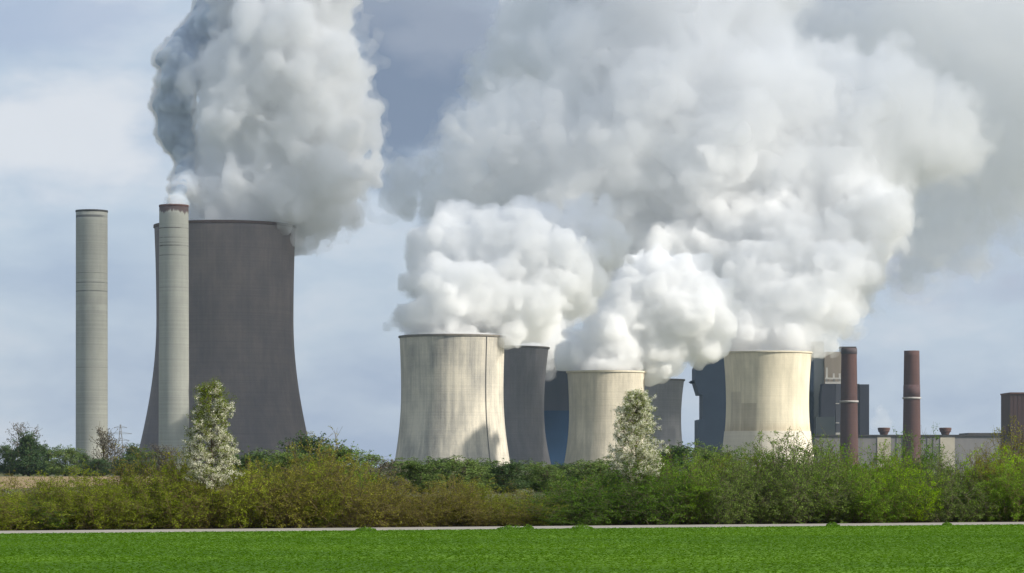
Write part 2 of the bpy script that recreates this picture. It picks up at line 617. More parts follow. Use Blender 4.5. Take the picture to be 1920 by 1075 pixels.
chimney(326, 2470, 385, 27.3, 28.6, M_CHB, 'pale concrete chimney with rust-stained top in front of the brown cooling tower',
        parts=(('cap_ring', 385, 388.5, .3, M_CAPR),))
M_BRICK = mat_concrete('red_brown_chimney', (0.102, 0.056, 0.048), (0.063, 0.037, 0.034), 110, streak=0.4, lift=0.25)
M_BRICKD = mat_plain('dark_brown_band', (.075, .042, .042), (.1, .058, .055), 0.3)
M_RING = mat_plain('pale_ring_steel', (.30, .28, .27), (.42, .40, .38), 0.4)
M_BRICKT = mat_plain('dark_top_band', (.06, .05, .055), (.085, .065, .065), 0.3)
chimney(1592, 2880, 653, 14.3, 17.5, M_BRICK, 'red-brown chimney with pale ring standing before the tall boiler house',
        parts=(('top_band', 654, 664, .35, M_BRICKT), ('walkway_ring', 751.5, 755, 1.0, M_RING)))
chimney(1709.5, 2880, 658, 14.3, 17.5, M_BRICK, 'red-brown chimney with pale ring standing alone against the open sky',
        parts=(('dark_band', 722, 744, .22, M_BRICKD), ('walkway_ring', 745, 748.5, 1.0, M_RING)))

# ------------------------------------------------------------------ power station buildings
M_SHADE_NAVY = mat_plain('shaded_navy_cladding', (0.014, 0.024, 0.045), (0.023, 0.037, 0.061), 0.05, 0.7)  # dark blue puts the boiler house's shade into its colour
M_NAVY2 = mat_plain('deep_blue_cladding', (.012, .042, .10), (.018, .055, .125), 0.05, 0.7)
M_SLATE = mat_plain('slate_cladding', (0.051, 0.054, 0.068), (0.075, 0.078, 0.092), 0.06, 0.8, (1, 1, .2))
M_TAN = mat_plain('tan_cladding', (.19, .165, .135), (.26, .225, .185), 0.06, 0.8, (1, 1, .15))
M_PALE = mat_plain('pale_grey_cladding', (.34, .36, .38), (.43, .45, .47), 0.06, 0.8, (1, 1, .15))
M_WHITE = mat_plain('white_pipework', (.36, .35, .33), (.46, .45, .42), 0.3, 0.6)
M_DARK = mat_plain('dark_cladding', (.022, .024, .034), (.038, .04, .054), 0.06, 0.8, (1, 1, .2))
M_OLIVE = mat_plain('dark_green_cladding', (.035, .045, .05), (.055, .065, .065), 0.06, 0.8)
M_HALL = mat_plain('grey_hall_wall', (.16, .155, .16), (.225, .215, .21), 0.08, 0.85, (1, 1, .15))
M_LITWALL = mat_plain('sunlit_hall_panel', (.40, .36, .29), (.50, .46, .38), 0.08, 0.85)  # sunlight on these wall bays painted as a lighter cream
M_ROOFD = mat_plain('dark_roof', (.045, .04, .04), (.075, .07, .065), 0.1, 0.9)
M_BROWN = mat_plain('brown_block_cladding', (0.051, 0.031, 0.029), (0.075, 0.045, 0.039), 0.06, 0.85, (1, 1, .2))
M_BROWND = mat_plain('brown_rusty', (.075, .038, .03), (.12, .062, .046), 0.25, 0.85)
M_GLASSY = mat_plain('window_band_dark', (.03, .035, .045), (.05, .055, .065), 0.2, 0.3, spec=0.5)


def bld(name, D, label, cat='building'):
    root = empty(name, (0, D, 0))
    tag(root, label, cat)
    s = D / F

    def part(pname, x0, x1, y0, y1, mat, dy=0.0, depth=30.0, poly=None, parent=None):
        """block whose front stands dy behind the building's front; extents in photo pixels at the front's distance"""
        mb = MB()
        X = lambda p: (p - CX) * s
        Z = lambda q: max(CAMZ + (HZ - q) * s, 0.0)
        if poly:
            mb.prism([(X(a), Z(q)) for a, q in poly], dy, dy + depth)
        else:
            mb.box(X(x0), X(x1), dy, dy + depth, Z(y1), Z(y0))
        o = mb.build(pname, mat, root)
        if parent:
            o.parent = parent
        return o
    return root, part


# boiler house left of the patched tower
r_, p_ = bld('boiler_house', 3000, 'shaded navy boiler house with stepped side, left of the patched cream tower')
p_('tower_block', 0, 0, 0, 0, M_SHADE_NAVY, 0, 60, poly=[(1304, 690), (1304, 717), (1311, 740), (1318, 740), (1318, 787), (1309, 787), (1309, 886), (1400, 886), (1400, 640), (1322, 640), (1314, 668)])
p_('conveyor', 0, 0, 0, 0, M_SHADE_NAVY, 12, 8, poly=[(1293, 716), (1297, 713.5), (1303.5, 713), (1303.5, 719), (1297, 719)])
p_('roof_box', 1330, 1352, 630, 640, M_SLATE, 10, 30)
# blue block between towers
r_, p_ = bld('boiler_house', 3050, 'deep blue boiler house seen between the grey tower and the smallest cream tower')
p_('lower_block', 1012, 1072, 770, 886, M_NAVY2, 0, 50)
p_('upper_block', 1016, 1070, 640, 770, M_SLATE, 6, 40)
# large boiler house right of the patched tower
r_, p_ = bld('boiler_house', 2990, 'tall tan and grey boiler house with white pipework behind a red-brown chimney')
p_('rear_block', 1546, 1606, 660, 886, M_TAN, 0, 55)
p_('lift_tower', 1588, 1617, 647, 886, M_PALE, 55.2, 14)
p_('roof_edge', 1587, 1617.5, 646, 648.6, M_ROOFD, 54.4, 15.6)
p_('dark_wall', 1508, 1526.5, 668, 886, M_SHADE_NAVY, 4, 30)
p_('pale_wall', 1526.7, 1545.8, 640, 886, M_PALE, 6, 30)
for a, q in ((1547, 690), (1560, 701), (1571, 701), (1576, 703)):
    p_('pipe', a, a + 3.2, q, 721, M_WHITE, -9, 2.0)
p_('pipe_bridge', 1545, 1578, 709, 712, M_WHITE, -11.2, 2.0)
p_('pipe_bridge', 1545, 1578, 716.5, 721, M_WHITE, -11.2, 2.0)
p_('dark_block', 1537, 1562, 721, 790, M_DARK, -22, 21.5, poly=[(1535, 745), (1538, 721), (1562, 721), (1563, 760), (1560.5, 790), (1560.5, 886), (1534, 886)])
p_('front_wall', 1563.2, 1607, 721, 886, M_SLATE, -20, 19.5)
p_('side_block', 1607.2, 1625, 722, 886, M_DARK, -21, 20)
p_('low_block', 1524, 1560, 783, 886, M_OLIVE, -30, 7.5)
for q in (757, 793):
    p_('lamp_platform', 1562.5, 1569, q, q + 1.6, M_WHITE, -22.2, 2.0)
p_('white_plinth', 1562, 1575, 812, 816, M_WHITE, -24, 3.0)
# long hall
r_, p_ = bld('machine_hall', 2950, 'long low grey machine hall with dark roof edge and panels coloured as sunlit')
p_('wall', 1528, 1895, 818, 886, M_HALL, 0, 60)
p_('roof', 1526, 1815, 815.4, 817.8, M_ROOFD, -1.5, 62)
p_('roof', 1815.2, 1900, 812, 817.8, M_ROOFD, -1.5, 62)
for a, b2 in ((1645, 1670), (1763, 1790), (1880, 1889.5)):
    p_('sunlit_panel', a, b2, 819, 886, M_LITWALL, -0.5, 0.45)
for k in range(7):
    a = 1680 + k * 11.5
    p_('pilaster', a, a + 1.0, 819, 886, M_SLATE, -0.4, 0.38)
for a in (1662, 1778):
    s = 2950 / F
    mb = MB()
    z0 = CAMZ + (HZ - 815.2) * s
    P = [(6.0, 0), (7.2, .6), (8.0, 3), (9.0, 5), (10.8, 6.4), (10.8, 9.2), (11.6, 9.6), (11.6, 13.2), (8.5, 13.6), (0.05, 13.8)]
    mb.lathe([(r * s, z0 + h * s) for r, h in P], 32)
    o = mb.build('roof_vent', M_BROWND, r_)
    o.location = ((a - CX) * s, 20, 0)
r_, p_ = bld('brown_building', 2600, 'tall dark red-brown block at the right end of the machine hall')
p_('wall', 1894.5, 2010, 739, 886, M_BROWN, 0, 50)
p_('roof', 1893.5, 2011, 736, 738.9, M_BROWND, -1, 52)
p_('side_annex', 1887, 1894.3, 799, 815, M_BROWND, 4, 14)
for k in range(5):
    p_('cladding_seam', 1901 + 8 * k, 1901.5 + 8 * k, 740, 886, M_BROWND, -0.25, 0.24)

# pylon far off between the chimneys
def pylon(px, D, ytop, label):
    s = D / F
    H = CAMZ + (HZ - ytop) * s
    root = empty('power_pylon', ((px - CX) * s, D, 0))
    tag(root, label, 'pylon')
    mb = MB()
    zs = np.linspace(0, H, 9)
    wd = 3.2 * (1 - zs / H) ** 1.3 + 0.25
    A, B = [], []
    for i in range(8):
        for sx in (-1, 1):
            for sy in (-1, 1):
                A.append((sx * wd[i], sy * wd[i], zs[i]))
                B.append((sx * wd[i + 1], sy * wd[i + 1], zs[i + 1]))
            A.append((sx * wd[i], -wd[i], zs[i]))
            B.append((-sx * wd[i + 1], -wd[i + 1], zs[i + 1]))
    mb.segs(A, B, 0.10, 0.10, 4)
    mb.build('lattice_mast', M_LADDER, root)
    for fz, w in ((0.93, 4), (0.8, 7), (0.66, 5.5)):
        mb = MB()
        mb.segs([(-w, 0, H * fz), (-w, 0, H * fz)], [(w, 0, H * fz), (0, 0, H * fz + 1.2)], 0.09, 0.09, 4)
        mb.segs([(w, 0, H * fz)], [(0, 0, H * fz + 1.2)], 0.09, 0.09, 4)
        mb.build('cross_arm', M_LADDER, root)


pylon(226, 1750, 796, 'thin grey lattice pylon far off between the two pale chimneys')

# ------------------------------------------------------------------ plants
M_TWIG_B = mat_plain('brown_twig', (.085, .066, .028), (.14, .108, .048), 1.5)
M_TWIG_G = mat_plain('grey_twig', (.070, .062, .040), (.115, .10, .062), 1.5)
M_TRUNK = mat_plain('bark', (.06, .045, .03), (.11, .085, .06), 2.0)
LEAF = {
    'olive': mat_leaf('olive_leaf', (0.145, 0.190, 0.016), (0.360, 0.432, 0.035), trans=.45, rnd_amt=.2),
    'brown': mat_leaf('brown_bud', (0.152, 0.149, 0.023), (0.314, 0.311, 0.046), trans=.45, rnd_amt=.2),
    'green': mat_leaf('fresh_green_leaf', (0.086, 0.183, 0.016), (0.249, 0.401, 0.035), trans=.45, rnd_amt=.2),
    'grey-green': mat_leaf('grey_green_leaf', (0.127, 0.196, 0.038), (0.292, 0.402, 0.089), trans=.45, rnd_amt=.2),
    'lime': mat_leaf('lime_leaf', (0.155, 0.285, 0.012), (0.405, 0.608, 0.020), trans=.45, rnd_amt=.2),
    'dark green': mat_leaf('dark_green_leaf', (0.061, 0.132, 0.016), (0.158, 0.281, 0.035), trans=.45, rnd_amt=.2),
}


def grow(rg, h, w, n_stem, n_twig, spread=0.55):
    """stems and twigs of one shrub: list of (a, b, r0, r1) and leaf points"""
    A, B, R0, R1, tips = [], [], [], [], []
    for i in range(n_stem):
        a0 = rg.random() * 2 * math.pi
        rr = math.sqrt(rg.random())
        p = np.array([math.cos(a0) * rr * .35 * w, math.sin(a0) * rr * .35 * w, 0.0])
        out = np.array([math.cos(a0), math.sin(a0), 0]) * spread * rr
        top = h * rg.uniform(.6, 1.0) * (1 - .5 * rr * rr)
        d = out + np.array([rg.normal() * .12, rg.normal() * .12, 1.0])
        r = rg.uniform(.012, .024)
        ns = 5
        for k in range(ns):
            L = top / ns
            dd = d + rg.normal(size=3) * .16
            dd /= np.linalg.norm(dd)
            q = p + dd * L
            A.append(p); B.append(q); R0.append(r); R1.append(r * .75)
            r *= .75
            for j in range(n_twig):
                f = rg.random()
                s = p + (q - p) * f
                td = rg.normal(size=3) * .8 + np.array([0, 0, .75]) + out * .8
                td /= np.linalg.norm(td)
                tl = h * rg.uniform(.07, .2)
                e = s + td * tl
                if e[2] < .05:
                    continue
                A.append(s); B.append(e); R0.append(.008); R1.append(.004)
                tips.append((s, e))
                for g in range(2):
                    s2 = s + (e - s) * rg.uniform(.4, 1)
                    td2 = td + rg.normal(size=3) * .6 + np.array([0, 0, .15])
                    td2 /= np.linalg.norm(td2)
                    e2 = s2 + td2 * tl * rg.uniform(.4, .8)
                    A.append(s2); B.append(e2); R0.append(.006); R1.append(.004)
                    tips.append((s2, e2))
            p = q
            d = d + np.array([0, 0, .1])
    return (np.array(A), np.array(B), np.array(R0), np.array(R1)), tips


def shrub_proto(kind, seed, h=3.6, w=2.4, leaves=5200, n_stem=30, n_twig=5):
    rg = np.random.default_rng(seed)
    (A, B, R0, R1), tips = grow(rg, h, w, n_stem, n_twig)
    root = empty('shrub', (0, 0, -50))
    mb = MB()
    k = 1.0 if kind in ('brown', 'grey-green') else .8
    mb.segs(A, B, R0 * k, R1 * k)
    mb.build('stems', M_TWIG_G if kind in ('grey-green', 'dark green') else M_TWIG_B, root)
    T0 = np.array([q[0] for q in tips])
    T1 = np.array([q[1] for q in tips])
    # keep leaves off whole twigs here and there so that the crown has gaps and clumps
    keepp = rg.random(len(T0)) ** 1.6
    idx = rg.choice(len(T0), leaves, p=keepp / keepp.sum())
    P = T0[idx] + (T1 - T0)[idx] * rg.random((leaves, 1)) ** .6 + rg.normal(size=(leaves, 3)) * .045
    P[:, 2] = np.maximum(P[:, 2], .05)
    mb = MB()
    mb.leaves(P, rg.uniform(.018, .042, leaves), rg, .6)
    mb.build('foliage', LEAF[kind], root)
    return root


PROTO = {}
NLEAF = {'olive': 14000, 'brown': 10000, 'green': 17000, 'grey-green': 14500, 'lime': 17000, 'dark green': 16000}
for i, k in enumerate(NLEAF):
    PROTO[k] = [shrub_proto(k, 100 + 10 * i + j, leaves=NLEAF[k], w=2.4 + .3 * j) for j in range(3)]

TOPX = [-300, 0, 40, 90, 130, 180, 230, 280, 310, 345, 400, 470, 520, 575, 600, 640, 680, 740, 800, 860, 920, 1000, 1060, 1120, 1180, 1230, 1290, 1340, 1400, 1440, 1490, 1540, 1590, 1640, 1700, 1760, 1820, 1870, 1920, 2250]
LIFT = 8
TOPY = [905, 908, 897, 902, 884, 872, 888, 864, 850, 852, 872, 856, 858, 838, 828, 838, 868, 885, 895, 898, 904, 908, 902, 888, 872, 842, 828, 838, 842, 828, 818, 832, 846, 852, 848, 854, 852, 846, 838, 838]
KINDS = [(-300, ['brown', 'olive']), (70, ['olive', 'dark green']), (130, ['olive']), (230, ['brown', 'olive']), (340, ['olive', 'brown']), (440, ['brown', 'olive', 'brown']),
         (580, ['green', 'olive', 'brown']), (690, ['brown', 'olive', 'brown']), (860, ['brown', 'dark green', 'olive']), (1040, ['dark green', 'brown', 'olive']), (1180, ['green', 'dark green']),
         (1240, ['green', 'grey-green', 'green']), (1370, ['grey-green', 'olive', 'dark green']), (1470, ['grey-green', 'green']), (1640, ['lime', 'green']), (1745, ['grey-green', 'dark green']),
         (1830, ['lime', 'brown', 'green']), (1990, ['green', 'brown'])]
PLACES = [(-600, 'past the left picture edge'), (-40, 'beside the tan stubble field'), (55, 'before the dark far trees'), (140, 'before the lone pale chimney'), (212, 'between the two pale chimneys'),
          (292, 'before the rust-topped pale chimney'), (350, 'around the blossom tree by the pale chimney'), (450, 'before the huge brown tower'), (575, 'at the right foot of the brown tower'),
          (650, 'below the sky gap by the brown tower'), (742, 'before the left half of the streaky tower'), (850, 'before the ladder of the streaky tower'), (955, 'before the half-hidden grey tower'),
          (1062, 'before the smallest cream tower'), (1148, 'around the blossom tree by the smallest tower'), (1250, 'before the navy boiler house'), (1355, 'before the left half of the patched tower'),
          (1440, 'before the right half of the patched tower'), (1525, 'before the tall boiler house'), (1612, 'between the two red-brown chimneys'), (1692, 'before the lone red-brown chimney'),
          (1732, 'before the right-hand roof vent'), (1830, 'before the dark brown block'), (1950, 'past the right picture edge')]


def pick(table, px):
    v = table[0][1]
    for a, q in table:
        if px >= a:
            v = q
    return v


ORD = ['leftmost', 'second', 'third', 'fourth', 'fifth', 'sixth', 'seventh', 'eighth', 'ninth', 'tenth', 'eleventh', 'twelfth', 'thirteenth', 'fourteenth']


def hedge():
    rg = np.random.default_rng(11)
    spots = []
    for row, off, step in (('front', 5.0, 1.9), ('middle', 7.4, 2.0), ('back', 9.8, 2.1)):
        s0, s1 = road_s(-330, off), road_s(2330, off)
        s = s0
        while s < s1:
            ss = s + rg.uniform(-.35, .35)
            oo = off + rg.uniform(-.6, .6)
            p = road_pt(ss, oo)
            px = CX + p[0] / p[1] * F
            spots.append((row, px, p))
            s += step * rg.uniform(.85, 1.2)
    used = {}
    first = set()
    rows = []
    for row, px, p in spots:
        kinds = pick(KINDS, px + rg.uniform(-30, 30))
        kind = kinds[int((math.sin(px * .021 + {'front': 0, 'middle': 2.1, 'back': 4}[row]) * .5 + .5) * .999 * len(kinds)) if rg.random() < .75 else rg.integers(len(kinds))]
        D = p[1]
        ytop = np.interp(px, TOPX, TOPY) - LIFT * np.clip((px - 1150) / 120, 0.2, 1)
        h = CAMZ + (HZ - ytop) / F * D
        fac = {'front': rg.uniform(.62, .9), 'middle': rg.uniform(.78, .98), 'back': rg.uniform(.9, 1.08)}[row]
        h *= fac * (1 + .13 * math.sin(px * .047 + 1.3) + .09 * math.sin(px * .113))
        protos = PROTO[kind]
        j = int(rg.integers(3))
        o = copy_tree(protos[j])
        o.location = (p[0], p[1], 0.02)
        o.rotation_euler.z = rg.random() * 6.28
        wv = rg.uniform(1.05, 1.6)
        o.scale = (wv, wv, h / 3.25)
        rows.append((pick(PLACES, px), row, kind, px, o))
    desc = {'olive': 'olive shrub', 'brown': 'brown half-bare shrub', 'green': 'fresh green shrub', 'grey-green': 'grey-green shrub', 'lime': 'bright lime shrub', 'dark green': 'dark green shrub'}
    cells = {}
    for q in rows:
        cells.setdefault(q[:3], []).append(q)
    for (place, row, kind), qs in cells.items():
        qs.sort(key=lambda q: q[3])
        for i, q in enumerate(qs):
            pre = '' if len(qs) == 1 else ORD[i] + ' '
            lab = f"{pre}{desc[kind]} in {row} hedge row {place}"
            tag(q[4], lab, 'shrub', 'shrubs of the roadside hedge')


hedge()
for k in PROTO:
    for o in PROTO[k]:
        for ch in list(o.children):
            bpy.data.objects.remove(ch)
        bpy.data.objects.remove(o)


# flowering trees
M_PETAL = mat_leaf('white_blossom', (.78, .74, .58), (.90, .88, .76), 0.4, 2.0)
M_PEARLEAF = mat_leaf('pear_leaf', (.12, .165, .014), (.27, .33, .036), 0.4, 1.5)


def blossom_tree(px, off, ytop, outline, seed, label, n_cl=620, green_top=0.5):
    rg = np.random.default_rng(seed)
    s_ = road_s(px, off)
    p = road_pt(s_, off)
    D = p[1]
    s = D / F
    H = CAMZ + (HZ - ytop) * s
    root = empty('blossom_tree', (p[0], p[1], 0.02))
    tag(root, label, 'tree', 'white flowering pear trees in the hedge')
    oy = np.array([CAMZ + (HZ - y) * s for y, _, _ in outline])[::-1]
    ol = np.array([(l - px) * s for _, l, _ in outline])[::-1]
    orr = np.array([(r - px) * s for _, _, r in outline])[::-1]
    z0 = oy[0]
    mb = MB()
    zs = np.linspace(0, H * .96, 12)
    wob = np.cumsum(rg.normal(size=(12, 2)) * .03, 0)
    wob -= wob[0]
    P = np.stack([wob[:, 0], wob[:, 1], zs], 1)
    rad = .085 * (1 - zs / H) + .008
    mb.segs(P[:-1], P[1:], rad[:-1], rad[1:], 7)
    mb.build('trunk', M_TRUNK, root)
    A, B, tips = [], [], []
    for i in range(210):
        z = rg.uniform(z0 * .8, H * .97)
        k = np.array([np.interp(z, zs, P[:, 0]), np.interp(z, zs, P[:, 1])])
        a = rg.random() * 2 * math.pi
        zt = min(z + rg.uniform(.25, 1.0), H)
        lim = -np.interp(zt, oy, ol) if math.cos(a) < 0 else np.interp(zt, oy, orr)
        L = max(lim, .1) * rg.uniform(.6, 1.35) ** .8
        st = np.array([k[0], k[1], z])
        mid = st + np.array([math.cos(a) * L * .5, math.sin(a) * L * .5, (zt - z) * .3])
        en = np.array([k[0] + math.cos(a) * L, k[1] + math.sin(a) * L, zt])
        A += [st, mid]
        B += [mid, en]
        tips.append((st, mid, en))
        for g in range(4):
            s2 = mid + (en - mid) * rg.random()
            e2 = s2 + rg.normal(size=3) * .16 + np.array([0, 0, .14])
            A.append(s2); B.append(e2)
            tips.append((s2, (s2 + e2) / 2, e2))
    mb = MB()
    mb.segs(A, B, .014, .006)
    mb.build('limbs', M_TRUNK, root)
    cen = []
    for st, mid, en in tips:
        for g in range(3):
            f = rg.uniform(.25, 1.05)
            cen.append(mid + (en - mid) * f + rg.normal(size=3) * .04)
    cen = np.array(cen)
    cen = cen[rg.permutation(len(cen))]
    flower = cen[:int(n_cl * 3.0)]
    hz = (flower[:, 2] - z0) / (H - z0)
    flower = flower[rg.random(len(flower)) > green_top * np.clip(hz * 1.5 - .35, 0, 1)]
    n = 26
    fp = (flower[:, None] + rg.normal(size=(len(flower), n, 3)) * np.array([.06, .06, .045])).reshape(-1, 3)
    mb = MB()
    mb.leaves(fp, rg.uniform(.014, .028, len(fp)), rg, .8)
    mb.build('blossom', M_PETAL, root)
    lp = cen[rg.integers(len(cen), size=24000)] + rg.normal(size=(24000, 3)) * .07
    mb = MB()
    mb.leaves(lp, rg.uniform(.02, .042, len(lp)), rg, .5)
    mb.build('foliage', M_PEARLEAF, root)


blossom_tree(396, 5.2, 728, [(728, 380, 412), (736, 368, 424), (760, 360, 432), (790, 358, 428), (830, 350, 438), (865, 344, 448), (890, 350, 446), (905, 358, 432), (918, 374, 414)], 5,
             'columnar tree in white blossom with greener top before the brown cooling tower', green_top=.8)
blossom_tree(1195, 6.4, 742, [(742, 1184, 1206), (752, 1174, 1216), (785, 1162, 1226), (825, 1154, 1236), (860, 1148, 1246), (882, 1152, 1242), (896, 1166, 1226)], 6,
             'smaller tree in white blossom overlapping the smallest cream tower', n_cl=620, green_top=.25)


# trees farther off
M_FAR = {
    'dark': mat_leaf('far_dark_leaf', (0.045, 0.083, 0.033), (0.105, 0.158, 0.060), .3, .35),
    'mid': mat_leaf('far_green_leaf', (0.075, 0.128, 0.033), (0.180, 0.247, 0.068), .3, .35),
    'bare': mat_leaf('far_brown_bud', (.105, .098, .070), (.175, .160, .115), .3, .35),
}


def tree_proto(kind, seed, h=10.0, w=7.0, n=11000, conic=False, leaf=(.10, .2)):
    rg = np.random.default_rng(seed)
    root = empty('tree', (0, 0, -80))
    mb = MB()
    zs = np.linspace(0, h * .85, 8)
    P = np.stack([np.cumsum(rg.normal(size=8) * .08), np.cumsum(rg.normal(size=8) * .08), zs], 1)
    rad = .2 * (1 - zs / h) + .02
    mb.segs(P[:-1], P[1:], rad[:-1], rad[1:], 6)
    mb.build('trunk', M_TRUNK, root)
    A, B = [], []
    cl = []
    for i in range(90):
        z = rg.uniform(.0, .85) * h if i < 60 else rg.uniform(0, .15) * h
        a = rg.random() * 6.283
        f = z / h
        L = w / 2 * ((1 - f) * 1.1 + .08 if conic else math.sqrt(max(1 - ((f - .36) / .62) ** 2, .08))) * rg.uniform(.5, 1.1)
        st = np.array([0, 0, z * .9])
        en = np.array([math.cos(a) * L, math.sin(a) * L, min(z + L * .35 + .4, h)])
        A.append(st); B.append(en)
        cl.append((en, rg.uniform(.45, 1.1)))
        cl.append((st + (en - st) * .6, rg.uniform(.5, 1.0)))
        for g in range(3):
            s2 = st + (en - st) * rg.uniform(.4, 1)
            e2 = s2 + rg.normal(size=3) * .7 + np.array([0, 0, .6])
            A.append(s2); B.append(e2)
            cl.append((e2, rg.uniform(.25, .6)))
    mb = MB()
    mb.segs(A, B, .05, .02)
    mb.build('limbs', M_TRUNK, root)
    c = np.array([q[0] for q in cl])
    r = np.array([q[1] for q in cl])
    pr = r ** 2
    idx = rg.choice(len(c), n, p=pr / pr.sum())
    u = rg.normal(size=(n, 3))
    u /= np.linalg.norm(u, axis=1, keepdims=True)
    p = c[idx] + u * (r[idx] * rg.random(n) ** .45)[:, None]
    p[:, 2] = np.maximum(p[:, 2], .3)
    mb = MB()
    mb.leaves(p, rg.uniform(*leaf, n), rg, .65)
    mb.build('crown', M_FAR[kind], root)
    return root


TP = {('dark', 0): tree_proto('dark', 41), ('dark', 1): tree_proto('dark', 42, w=6), ('dark', 'c'): tree_proto('dark', 43, w=5.5, conic=True),
      ('mid', 0): tree_proto('mid', 44), ('mid', 1): tree_proto('mid', 45, w=8), ('bare', 0): tree_proto('bare', 46, n=2600), ('bare', 1): tree_proto('bare', 47, n=2000, w=6)}


def far_tree(key, px, D, ytop, wpx, label, group):
    o = copy_tree(TP[key])
    s = D / F
    h = CAMZ + (HZ - ytop) * s
    o.location = ((px - CX) * s, D, 0)
    o.rotation_euler.z = (px * 7.3) % 6.28
    k = wpx * s / {0: 7.0, 1: 6.5, 'c': 5.5}[key[1]]
    o.scale = (k, k, h / 10)
    tag(o, label, 'tree', group)


G1 = 'trees at the far end of the stubble field'
for key, px, D, yt, w, lab in [
    (('dark', 1), -20, 900, 838, 50, 'dark green tree cut by the left picture edge beyond the tan field'),
    (('dark', 0), 22, 900, 834, 42, 'small dark round tree at the left end of the far tree line'),
    (('dark', 'c'), 54, 890, 808, 46, 'pointed dark tree rising highest in the far tree line'),
    (('bare', 0), 44, 930, 792, 50, 'bare grey tree just behind the pointed dark tree'),
    (('dark', 0), 90, 905, 833, 52, 'broad dark green tree between pointed tree and farthest-left chimney'),
    (('mid', 0), 122, 880, 838, 46, 'green round tree at the left foot of the farthest-left chimney'),
    (('dark', 1), 150, 900, 848, 36, 'low dark tree before the foot of the farthest-left chimney'),
    (('bare', 1), 193, 890, 800, 46, 'tall bare brown tree at the right foot of the farthest-left chimney'),
    (('bare', 0), 216, 905, 824, 40, 'low bare tree below the lattice pylon'),
    (('dark', 'c'), 248, 880, 830, 34, 'narrow dark tree left of the brown tower base'),
    (('dark', 0), 236, 900, 856, 48, 'low dark bushy tree under the lattice pylon'),
    (('mid', 1), 275, 870, 846, 46, 'green tree at the left base of the brown tower'),
    (('bare', 1), 305, 860, 832, 50, 'bare brown tree before the foot of the rust-topped chimney'),
    (('dark', 1), 182, 870, 860, 50, 'low dark tree right below the farthest-left chimney'),
]:
    far_tree(key, px, D, yt, w * 1.35, lab, G1)
G2 = 'trees in the strip behind the hedge'
rg = np.random.default_rng(21)
mid_list = [(462, 846, 60), (505, 850, 60), (545, 846, 56), (585, 816, 62), (625, 832, 60), (668, 850, 62), (712, 860, 60), (752, 864, 54), (790, 862, 56), (828, 858, 60), (868, 860, 58),
            (905, 864, 50), (942, 866, 54), (985, 868, 56), (1022, 870, 48), (1062, 868, 54), (1100, 866, 52), (1140, 862, 56), (1250, 835, 60), (1300, 838, 60), (1350, 842, 60)]
place2 = ['left of the brown tower centre line', 'before the middle of the brown tower', 'inside the right half of the brown tower base', 'tallest, at the right foot of the brown tower',
          'right beside the tallest one by the brown tower', 'with bare tips in the sky gap', 'in the middle of the sky gap', 'at the left base of the streaky tower', 'before the shaded side of the streaky tower',
          'before the middle of the streaky tower', 'below the jagged shadow on the streaky tower', 'under the ladder of the streaky tower', 'at the right base of the streaky tower', 'before the half-hidden grey tower',
          'before the deep blue block', 'at the left base of the smallest tower', 'before the middle of the smallest tower', 'left of the second blossom tree', 'right of the second blossom tree',
          'before the gap left of the navy boiler house', 'before the navy boiler house']
for i, ((px, yt, w), pl) in enumerate(zip(mid_list, place2)):
    bare = i in (5, 6)
    key = ('bare', i % 2) if bare and i == 6 else (('mid', i % 2) if i % 3 else ('dark', i % 2))
    far_tree(key, px, 300 + (i * 67) % 130, yt, w * 1.75, f"green tree behind the hedge {pl}" if key[0] != 'bare' else f"half-bare tree behind the hedge {pl}", G2)
for k, o in TP.items():
    for ch in list(o.children):
        bpy.data.objects.remove(ch)
    bpy.data.objects.remove(o)

# weeds on the field edge
M_WEED = mat_leaf('weed_leaf', (.09, .19, .02), (.17, .30, .035), .4, 2)
def weed(px, w, h, seed, label):
    rg = np.random.default_rng(seed)
    p = road_pt(road_s(px, -3.3), -3.3)
    n = 420
    a = rg.random(n) * 6.283
    r = np.sqrt(rg.random(n)) * w / 2
    z = rg.random(n) * h * (1 - (r / (w / 2)) ** 1.2 * .9) * (.7 + .3 * np.sin(a * 3 + seed))
    q = np.stack([r * np.cos(a), r * np.sin(a) * .6, z + .03], 1)
    root = empty('weed_clump', (p[0], p[1], 0.05))
    mb = MB()
    mb.leaves(q, rg.uniform(.035, .07, n), rg, .35, up=1.0)
    mb.build('foliage', M_WEED, root)
    tag(root, label, 'weeds', 'weed clumps on the field edge')


weed(686, .95, 0.22, 1, 'low green weed clump at the road edge right of the brown tower')
weed(958, 1.3, 0.25, 2, 'broad green weed clump at the road edge below the half-hidden grey tower')
weed(990, .6, 0.21, 3, 'small green weed clump touching the broad one at the road edge')
weed(1092, 1.0, 0.24, 4, 'green weed clump at the road edge below the smallest cream tower')
weed(1562, .7, 0.25, 5, 'green weed clump at the road edge below the tall boiler house')
weed(1776, .5, 0.17, 6, 'small weed clump at the road edge below the right-hand roof vent')

# ------------------------------------------------------------------ steam
def vnoise(shape, wl, rg, depth=1):
    """smooth value noise on a voxel grid, wavelength wl in voxels, about -1..1"""
    if depth:
        return .72 * (vnoise(shape, wl, rg, 0) + vnoise(shape, wl * .79, rg, 0))
    n = [max(int(math.ceil(s / wl)) + 3, 3) for s in shape]
    ph = rg.random(3)
    g = rg.uniform(-1, 1, n).astype(np.float32)
    for ax in range(3):
        x = np.arange(shape[ax]) / wl + ph[ax]
        i = x.astype(int)
        f = (x - i).astype(np.float32)
        f = f * f * f * (f * (f * 6 - 15) + 10)
        sh = [1, 1, 1]
        sh[ax] = -1
        f = f.reshape(sh)
        g = np.take(g, i, ax) * (1 - f) + np.take(g, i + 1, ax) * f
    return g


